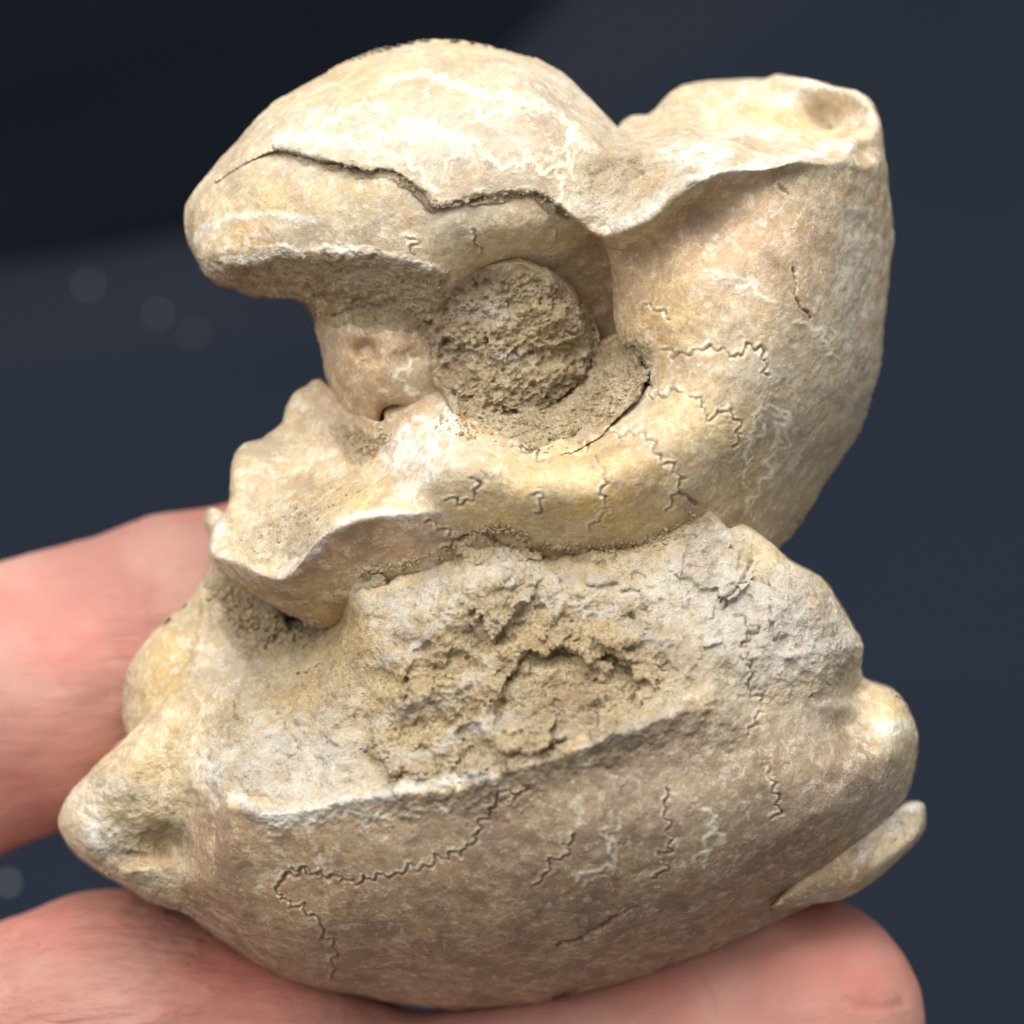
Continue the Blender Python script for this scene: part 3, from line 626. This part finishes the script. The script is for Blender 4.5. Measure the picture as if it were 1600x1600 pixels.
piece('outer_whorl', fossil,
 [(940,250,.1,.1),(958,205,.1,.1),(985,180,.1,.1),(1012,180,.1,.12),(1035,158,.1,.15),(1065,134,.12,.2),(1120,128,.12,.2),(1190,128,.12,.2),(1212,120,.1,.2),(1245,124,.1,.2),(1300,134,.15,.25),(1340,142,.2,.4),(1366,165,.4,.6),(1380,215,.9,1.2),(1388,290,1.5,1.8),(1393,370,2.0,2.4),(1391,450,2.1,2.6),(1385,520,2.1,2.6),(1370,600,2.1,2.6),(1342,670,2,2.5),(1300,740,2,2.4),(1255,805,1.8,2.2),(1215,855,1.6,2.0),
  (1150,930,1.2,1.4),(1000,960,1,1.2),(850,960,.8,1),(700,930,.6,.8),(600,930,.5,.6),(540,975,.4,.7),(500,985,.4,.8),(470,968,.45,.9),(440,956,.5,.9),(400,930,.4,.8),(360,900,.3,.6),(333,872,.15,.3),(328,850,.1,.2),(336,820,.1,.2),(357,792,.1,.2),(360,760,.12,.22),(362,722,.12,.22),(383,694,.1,.2),(410,686,.1,.2),(438,660,.1,.2),(442,638,.1,.2),(455,612,.1,.2),(478,600,.1,.2),(502,588,.1,.2),
  (560,640,.1,.1),(596,655,.05,.1),(604,630,.04,.08),(612,650,.05,.1),(625,645,.1,.1),(650,660,.1,.1),(690,640,.08,.1),(706,616,.06,.12),(722,640,.12,.2),(760,665,.3,.3),(820,690,.35,.35),(880,690,.35,.4),(930,660,.4,.45),(985,615,.5,.5),(1005,580,.4,.4),(975,540,.35,.4),(962,500,.3,.4),(958,450,.3,.4),(950,400,.2,.3),(935,368,.1,.15),(900,345,.1,.1),(880,320,.2,.3),(890,285,.2,.3),(915,262,.2,.2)],
 whorl_front, calm=under, back=whorl_back, n=2, rag=0.03, k=0.04)

# 7 lower ammonite body: rough slope above, smooth dome below
slope = TPS([(330,905,-.2),(400,935,-.4),(450,975,-.3),(500,965,.0),(440,1025,.9),(360,1000,.4),(518,1000,1.3),(545,915,1.85),(570,890,1.7),(660,875,1.9),(760,840,2.2),(850,866,2.35),(960,866,2.45),(1050,825,2.3),(1105,790,2.1),(1150,830,1.9),(1220,870,1.9),(1300,940,1.8),(1345,1010,1.8),(1345,1050,1.6),(1325,1090,1.0),(1320,1130,1.8),(1400,1110,1.7),(1400,1170,2.3),(1300,1070,2.1),
             (350,1050,.9),(450,1080,1.5),(560,980,2.15),(640,960,2.6),(760,920,3.0),(900,930,2.9),(1050,900,2.6),(1180,920,2.4),(1250,1000,2.5),(1150,1020,2.9),
             (310,1120,1.1),(400,1160,2.1),(520,1130,2.5),(580,1050,2.55),(700,1030,3.0),(850,1020,2.95),(1000,1000,3.0),
             (300,1230,1.75),(340,1215,2.3),(420,1274,3.05),(500,1262,3.3),(600,1240,3.6),(700,1228,3.8),(765,1218,3.95),(900,1170,3.95),(1070,1110,3.7),(1180,1110,3.3),(1320,1100,2.3),(700,1130,3.4),(900,1080,3.3),(820,1130,3.5),
             (90,1280,.6),(150,1280,1.2),(200,1200,1.2),(250,1280,1.35),(200,1330,1.1),(290,1330,1.15),(285,1250,1.35),(328,1262,2.35),(330,1330,3.6),(280,1180,1.3),(200,1120,.6),(280,1000,.5),
             (340,1400,5.2),(600,1400,6.4),(900,1350,6.6),(1150,1300,6.2),(1350,1250,5),(600,1550,8),(1000,1550,8.5)])
slope2 = hump(slope, [(655,1075,50,45,.18),(730,1100,80,30,-.10),(860,960,60,26,-.12),(800,990,40,16,-.10),(900,1050,90,26,.16),(800,1080,60,18,.12),(690,1000,24,60,.14),(1000,1060,50,30,-.08),(560,1000,16,80,.16),(620,1160,60,40,-.2),
                      (1120,1000,90,60,.22),(1240,950,60,40,.18),(1180,880,24,26,-.14),(790,900,50,24,.16),(570,1110,14,70,-.14),(960,1000,60,16,.14),(1080,970,16,60,-.12),(1300,1040,40,60,.15)])
belly = TPS([(305,1225,2.1),(420,1276,3.05),(500,1264,3.3),(600,1242,3.6),(765,1220,3.95),(900,1171,3.97),(1070,1110,3.72),(1200,1090,3.2),(1330,1120,2.3),(1400,1140,1.9),
             (288,1330,1.3),(322,1330,2.25),(400,1350,2.65),(600,1330,3.25),(760,1320,3.5),(900,1290,3.6),(1070,1250,3.4),(1230,1220,2.9),(1340,1200,2.3),(1410,1180,1.75),(1390,1250,1.8),
             (360,1440,1.7),(500,1430,2.4),(700,1420,2.8),(900,1400,2.9),(1100,1370,2.7),(1280,1320,2.1),(600,1510,1.5),(800,1520,1.7),(1000,1490,1.7),(1200,1420,1.4),
             (90,1290,.9),(150,1320,1.35),(200,1360,1.3),(270,1400,1.1),(325,1390,1.9),(285,1270,1.6),(322,1270,2.35),(250,1250,1.95),(150,1200,1.8),(290,1180,2.8),(350,1170,3.6),
             (600,1100,5.6),(900,1000,6.4),(1100,900,6),(1300,950,4.5),(350,950,3.5),(200,1100,2.2)])
low = piece('lower_ammonite', fossil,
 [(540,906,.15,.25),(562,886,.1,.2),(620,880,.1,.15),(690,855,.1,.15),(750,836,.12,.15),(800,850,.12,.15),(880,864,.12,.18),(960,862,.12,.18),(1015,845,.12,.18),(1060,815,.12,.2),(1090,795,.08,.12),(1105,783,.05,.08),(1119,803,.08,.12),(1138,824,.1,.15),(1160,817,.15,.2),(1185,830,.2,.3),(1215,862,.2,.3),(1240,885,.25,.4),(1280,905,.4,.7),(1310,940,.5,.9),(1332,975,.6,1.0),(1350,1010,.6,1.0),(1345,1040,.6,1.0),(1348,1058,.4,.7),
  (1365,1066,.4,.7),(1390,1078,.5,.9),(1415,1105,.6,1.1),(1432,1150,.7,1.2),(1431,1200,.8,1.3),(1415,1245,.9,1.4),(1385,1290,1.0,1.5),(1350,1335,1.1,1.6),(1315,1385,1.3,1.8),(1230,1440,1.4,2.0),(1150,1480,1.4,2.2),(1040,1522,1.4,2.2),(950,1550,1.4,2.2),(850,1571,1.4,2.2),(760,1577,1.4,2.2),(660,1573,1.3,2),(560,1556,1.2,1.8),(460,1532,1.1,1.6),(380,1490,1.0,1.5),(320,1445,.8,1.2),(285,1420,.5,.8),(235,1408,.4,.6),(180,1372,.4,.6),(125,1338,.35,.6),
  (98,1305,.4,.7),(92,1278,.4,.7),(110,1245,.4,.7),(145,1205,.4,.6),(190,1160,.35,.5),(250,1100,.2,.3),(290,1040,.2,.3),(310,960,.2,.3),(320,905,.1,.2),(345,880,.1,.2),(380,930,.1,.1),(440,960,.1,.1),(500,975,.1,.1),(525,960,.06,.1),(530,925,.08,.15)],
 lambda X, Z: smin(slope2(X, Z)+jag(X, Z), belly(X, Z), 0.06+0.7*np.clip((X-ux(1030))/1.6, 0, 1)), back=-3.0, n=2, rag=0.035)

# 8 wing behind on the left
piece('rear_lobe', fossil,
 [(335,870,.3,.4),(320,815,.2,.3),(342,795,.2,.3),(400,850,.3,.3),(450,1000,.3,.3),(400,1150,.3,.3),(300,1200,.3,.3),(215,1170,.4,.6),(195,1135,.5,.9),(194,1090,.6,1.0),(205,1040,.6,.9),(240,990,.6,.9),(290,945,.6,.8),(320,900,.4,.6)],
 TPS([(330,840,.0),(330,900,.1),(250,1000,.3),(220,1080,.3),(220,1140,.2),(300,1050,.35),(300,950,.2),(400,1000,.2)]), back=-2.0, n=3)
# 9 right lobe and spur
piece('shell_spur', fossil,
 [(1300,1330,.2,.2),(1360,1290,.12,.2),(1410,1255,.12,.2),(1440,1255,.12,.25),(1447,1275,.12,.25),(1440,1305,.12,.25),(1400,1345,.15,.35),(1350,1385,.25,.5),(1290,1410,.4,.6),(1200,1420,.3,.4)],
 TPS([(1330,1340,1.2),(1400,1285,.7),(1440,1270,.3),(1400,1330,.8),(1350,1370,1.1),(1250,1400,1.3)]), back=-1.2, n=3, rag=0.03)

# ------------------------------------------------------------------ loose grains lodged along the seams
deps = bpy.context.evaluated_depsgraph_get()
from mathutils.bvhtree import BVHTree
def fossil_bvh():
    vs = []; fs = []; off = 0
    for o in fossil.children:
        n = len(o.data.vertices); a = np.empty(n*3, np.float32); o.data.vertices.foreach_get('co', a); a = a.reshape(-1, 3)
        q = np.empty(len(o.data.loops), np.int32); o.data.loops.foreach_get('vertex_index', q); vs.append(a); fs.append(q.reshape(-1, 4)+off); off += n
    V = np.concatenate(vs); F = np.concatenate(fs)
    m = V[F[:, 0], 1] < 0.5
    return BVHTree.FromPolygons(V.tolist(), F[m].tolist())
bvh = fossil_bvh()
ICO = None
def grains():
    import bmesh
    bm = bmesh.new(); bmesh.ops.create_icosphere(bm, subdivisions=1, radius=1.0)
    v = np.array([x.co[:] for x in bm.verts]); f = np.array([[q.index for q in p.verts] for p in bm.faces]); bm.free()
    seams = [([(560,895),(640,880),(700,862),(760,828),(820,838)],9,330,.04),([(750,826),(790,824),(830,850),(900,858),(1000,852),(1050,830)],8,420,.04),
             ([(340,920),(380,960),(440,985),(500,985)],24,380,.05),([(545,690),(580,700),(600,670)],14,120,.04),([(700,660),(780,660),(860,680),(930,640),(1000,590)],26,420,.04),
             ([(680,460),(760,440),(850,430),(900,540),(820,600),(700,560)],40,420,.024),([(540,760),(480,800),(380,870)],26,60,.04),([(620,1100),(800,1000),(1000,960),(1040,1080)],70,420,.02),
             ([(500,258),(620,275),(690,322),(830,300),(890,335)],8,170,.03),([(180,1290),(250,1350),(280,1410)],34,60,.02),([(650,1190),(900,1120),(1050,1080)],26,160,.024),
             ([(740,895),(860,950),(1000,980)],50,160,.022),([(500,480),(640,480),(690,490)],14,90,.03),([(1080,800),(1060,840)],8,50,.035)]
    Vs = []; Fs = []; n = 0
    for path, wd, cnt, sz in seams:
        seg = [(math.hypot(b[0]-a[0], b[1]-a[1]), a, b) for a, b in zip(path[:-1], path[1:])]; tot = sum(s[0] for s in seg)
        for _ in range(cnt):
            u = random.random()*tot
            for L, a, b in seg:
                if u <= L: break
                u -= L
            t = min(1, u/L); px = a[0]+(b[0]-a[0])*t+random.gauss(0, wd*.5); py = a[1]+(b[1]-a[1])*t+random.gauss(0, wd*.5)
            d = Vector((ux(px), D, uz(py))).normalized()
            loc, nor, idx, dist = bvh.ray_cast(Vector((0, -D, 0)), d)
            if loc is None: continue
            if nor.dot(d) > 0: nor = -nor
            r = sz*random.choice((.35, .45, .6, .8, 1.2))*random.uniform(.7, 1.2)
            A = np.array(Matrix.Rotation(random.uniform(0, 6.28), 3, Vector((random.gauss(0, 1), random.gauss(0, 1), random.gauss(0, 1))).normalized()))
            q = (v*(1+RNG.uniform(-.5, .35, (len(v), 1)))*np.array([1, random.uniform(.5, .9), random.uniform(.5, 1)])*r)@A.T+np.array(loc+nor*r*0.25)
            Vs.append(q); Fs.append(f+n); n += len(v)
    V = np.concatenate(Vs); F = np.concatenate(Fs)
    o = mesh_object('sediment_grains', V, F, MATS['fossil'], fossil, {'mask_a': np.tile([[.4, 0.25, .7]], (len(V), 1)), 'mask_b': np.tile([[.1, 0.0, 0]], (len(V), 1)), 'mask_c': np.zeros((len(V), 3))}, False)
    o['kind'] = 'stuff'; print('grains', len(F))
grains()

# ------------------------------------------------------------------ the hand: one continuous surface of palm, four fingers and thumb
def W(px, py, y): k = (D+y)/D; return (ux(px)*k, y, uz(py)*k)
def hand():
    # chains: (point, radius)
    chains = {
     'index': [(W(-520,1330,4.6),2.7),(W(-120,1160,4.0),2.35),(W(60,1085,3.7),2.32),(W(285,1000,3.9),2.10),(W(480,935,4.3),1.95),(W(640,900,4.3),1.75)],
     'middle': [(W(-560,1660,3.2),2.5),(W(-100,1690,2.4),2.25),(W(180,1612,2.0),2.22),(W(430,1700,1.8),2.02),(W(640,1790,1.6),1.98),(W(900,1716,1.3),1.92),(W(1120,1640,1.2),2.0),(W(1246,1594,1.2),2.06)],
     'ring': [(W(-560,2000,3.4),2.4),(W(-100,2080,2.2),2.1),(W(250,2120,1.8),2.0),(W(600,2160,1.6),1.85),(W(860,2100,1.4),1.75)],
     'little': [(W(-560,2330,3.8),2.1),(W(-160,2420,2.8),1.8),(W(140,2470,2.2),1.6),(W(400,2480,2.0),1.45)],
     'thumb': [(W(-1250,1500,2.6),2.7),(W(-1000,1100,1.2),2.4),(W(-800,760,.4),2.1),(W(-680,500,0.2),1.9)],
     'palm': [(W(-620,1400,4.6),2.8),(W(-1350,1800,5.2),3.0)], 'palm2': [(W(-620,1700,4.2),2.7),(W(-1350,1850,5.2),3.0)], 'palm3': [(W(-620,2000,4.2),2.6),(W(-1350,2000,5.4),3.0)], 'palm4': [(W(-620,2300,4.6),2.3),(W(-1350,2150,5.4),2.8)],
     'wrist': [(W(-1350,1950,5.3),3.0),(W(-2000,2100,6.0),2.9)]}
    st = 0.13
    lo = np.array([-31., -3.5, -24.]); hi = np.array([8.2, 10.5, 5.5])
    ax = [np.arange(lo[i], hi[i], st) for i in range(3)]
    f = np.full([len(a) for a in ax], 3.0, np.float32)
    def add(a, b, ra, rb, k):
        a = np.array(a); b = np.array(b); R = max(ra, rb)+1.2
        mn = np.minimum(a, b)-R; mx = np.maximum(a, b)+R
        sl = tuple(slice(max(0, int((mn[i]-lo[i])/st)), min(f.shape[i], int((mx[i]-lo[i])/st)+1)) for i in range(3))
        g = np.meshgrid(*[ax[i][sl[i]].astype(np.float32) for i in range(3)], indexing='ij', sparse=True)
        d = b-a; L = d@d; t = np.clip(sum((g[i]-a[i])*d[i] for i in range(3))/L, 0, 1)
        q = np.sqrt(sum((g[i]-a[i]-t*d[i])**2 for i in range(3)))-(ra+(rb-ra)*t)
        f[sl] = smin(f[sl], q.astype(np.float32), k)
    for nm, ch in chains.items():
        # each finger is blended within itself softly, with its neighbours only at the root
        for (p, r), (p2, r2) in zip(ch[:-1], ch[1:]): add(p, p2, r, r2, 0.32 if 'palm' not in nm else 0.9)
    f[0] = f[-1] = 3; f[:, 0] = f[:, -1] = 3; f[:, :, 0] = f[:, :, -1] = 3
    V, Q = surface_nets(f, lo, st)
    V = laplace(V, Q, 3, 0.5)
    m = (V[:, 0] > -12)
    V, Q = subdivide(V, Q); V = laplace(V, Q, 2, 0.5)
    N = vnormals(V, Q)
    kk = D/(D+V[:, 1]); P = np.stack([V[:, 0]*kk, V[:, 1]*0, V[:, 2]*kk], 1)   # where each point is seen, to place creases
    px = P[:, 0]*100+800; py = 800-P[:, 2]*100
    disp = fbm(V, 0.5, 3)*0.10+fbm(V, 2.2, 3)*0.018
    # long skin folds that run along the finger
    a = math.radians(17); u = V[:, 0]*math.cos(a)+V[:, 2]*math.sin(a); v = -V[:, 0]*math.sin(a)+V[:, 2]*math.cos(a)
    q = np.stack([u*0.09, V[:, 1]*0.3, v*1.15], 1); fold = fbm(q+3.1, 2.0, 3, 0.55, True)
    zone = np.exp(-((px-150)/330)**2)*(py > 1380)+0.25*(py < 1380)*np.exp(-((px-250)/160)**2)
    disp += (fold-0.2)*0.065*zone
    red = Mask(); dark = Mask()
    red.blob(1330,1500,120,80,.7); red.blob(1440,1500,30,60,.9); red.blob(100,1000,90,60,.7); red.blob(40,960,60,60,.7); red.blob(330,790,50,30,.8); red.blob(120,1450,160,50,.5); red.blob(400,1530,160,60,.7)
    red.blob(60,1200,160,80,.45); red.blob(950,1520,160,60,.5)
    dark.line([(1330,1565),(1370,1572),(1410,1565)],9,.4); dark.line([(1100,1520),(1112,1545),(1120,1570)],6,.4)
    cr = Mask(); cr.line([(1320,1562),(1370,1572),(1415,1566)],12,.5,3); cr.line([(1095,1515),(1112,1545),(1118,1580)],9,.7,3); cr.line([(215,830),(240,900),(235,980)],14,.5,6); cr.line([(160,860),(190,930),(200,1010)],12,.4,6); cr.line([(95,900),(150,970),(190,1040)],14,.5,5); cr.line([(20,940),(70,1010),(100,1080)],12,.4,5); cr.line([(1050,1530),(1062,1560)],8,.5,3)
    disp -= cr.sample(P)*0.05
    V = V+N*disp[:, None]
    o = mesh_object('hand', V, Q, MATS['skin'], None, {'skin_mask': np.stack([red.sample(P), dark.sample(P), np.clip(zone, 0, 1)], 1)})
    o.scale = (S, S, S)
    o['label'] = 'bare hand holding the fossil with one finger behind it and one underneath'
    o['category'] = 'hand'
    print('hand', len(Q))
hand()

# ------------------------------------------------------------------ pale dust specks on the cloth, out of focus
def speck(px, py, y, r, label):
    import bmesh
    bm = bmesh.new(); bmesh.ops.create_icosphere(bm, subdivisions=2, radius=r)
    for vv in bm.verts: vv.co *= random.uniform(.8, 1.15)
    me = bpy.data.meshes.new('dust_speck'); bm.to_mesh(me); bm.free(); me.materials.append(MATS['dust'])
    o = bpy.data.objects.new('dust_speck', me); C.objects.link(o)
    d = Vector((ux(px), D, uz(py))).normalized()
    bd = bpy.data.objects['backdrop']
    ok, loc, nor, idx = bd.ray_cast(Vector((0, -D*S, 0)), d)
    if not ok: return
    o.location = loc-d*r*0.5; o['label'] = label; o['category'] = 'dust speck'; o['group'] = 'dust specks on the dark cloth'
m, nt, bs, N_, L_ = nodes('pale_dust'); bs.inputs['Base Color'].default_value = (0.85, 0.85, 0.82, 1); bs.inputs['Roughness'].default_value = 0.15; MATS['dust'] = m
bpy.context.view_layer.update()
for a in [(138,447,0,.0007,'highest pale dust speck in the row on the dark cloth left of the shell'),(248,492,0,.0007,'middle pale dust speck in the row on the dark cloth left of the shell'),
          (303,522,0,.0005,'faint lowest dust speck in the row on the dark cloth left of the shell'),(12,1380,0,.0007,'pale dust speck in the dark gap between the two fingers')]:
    speck(*a)
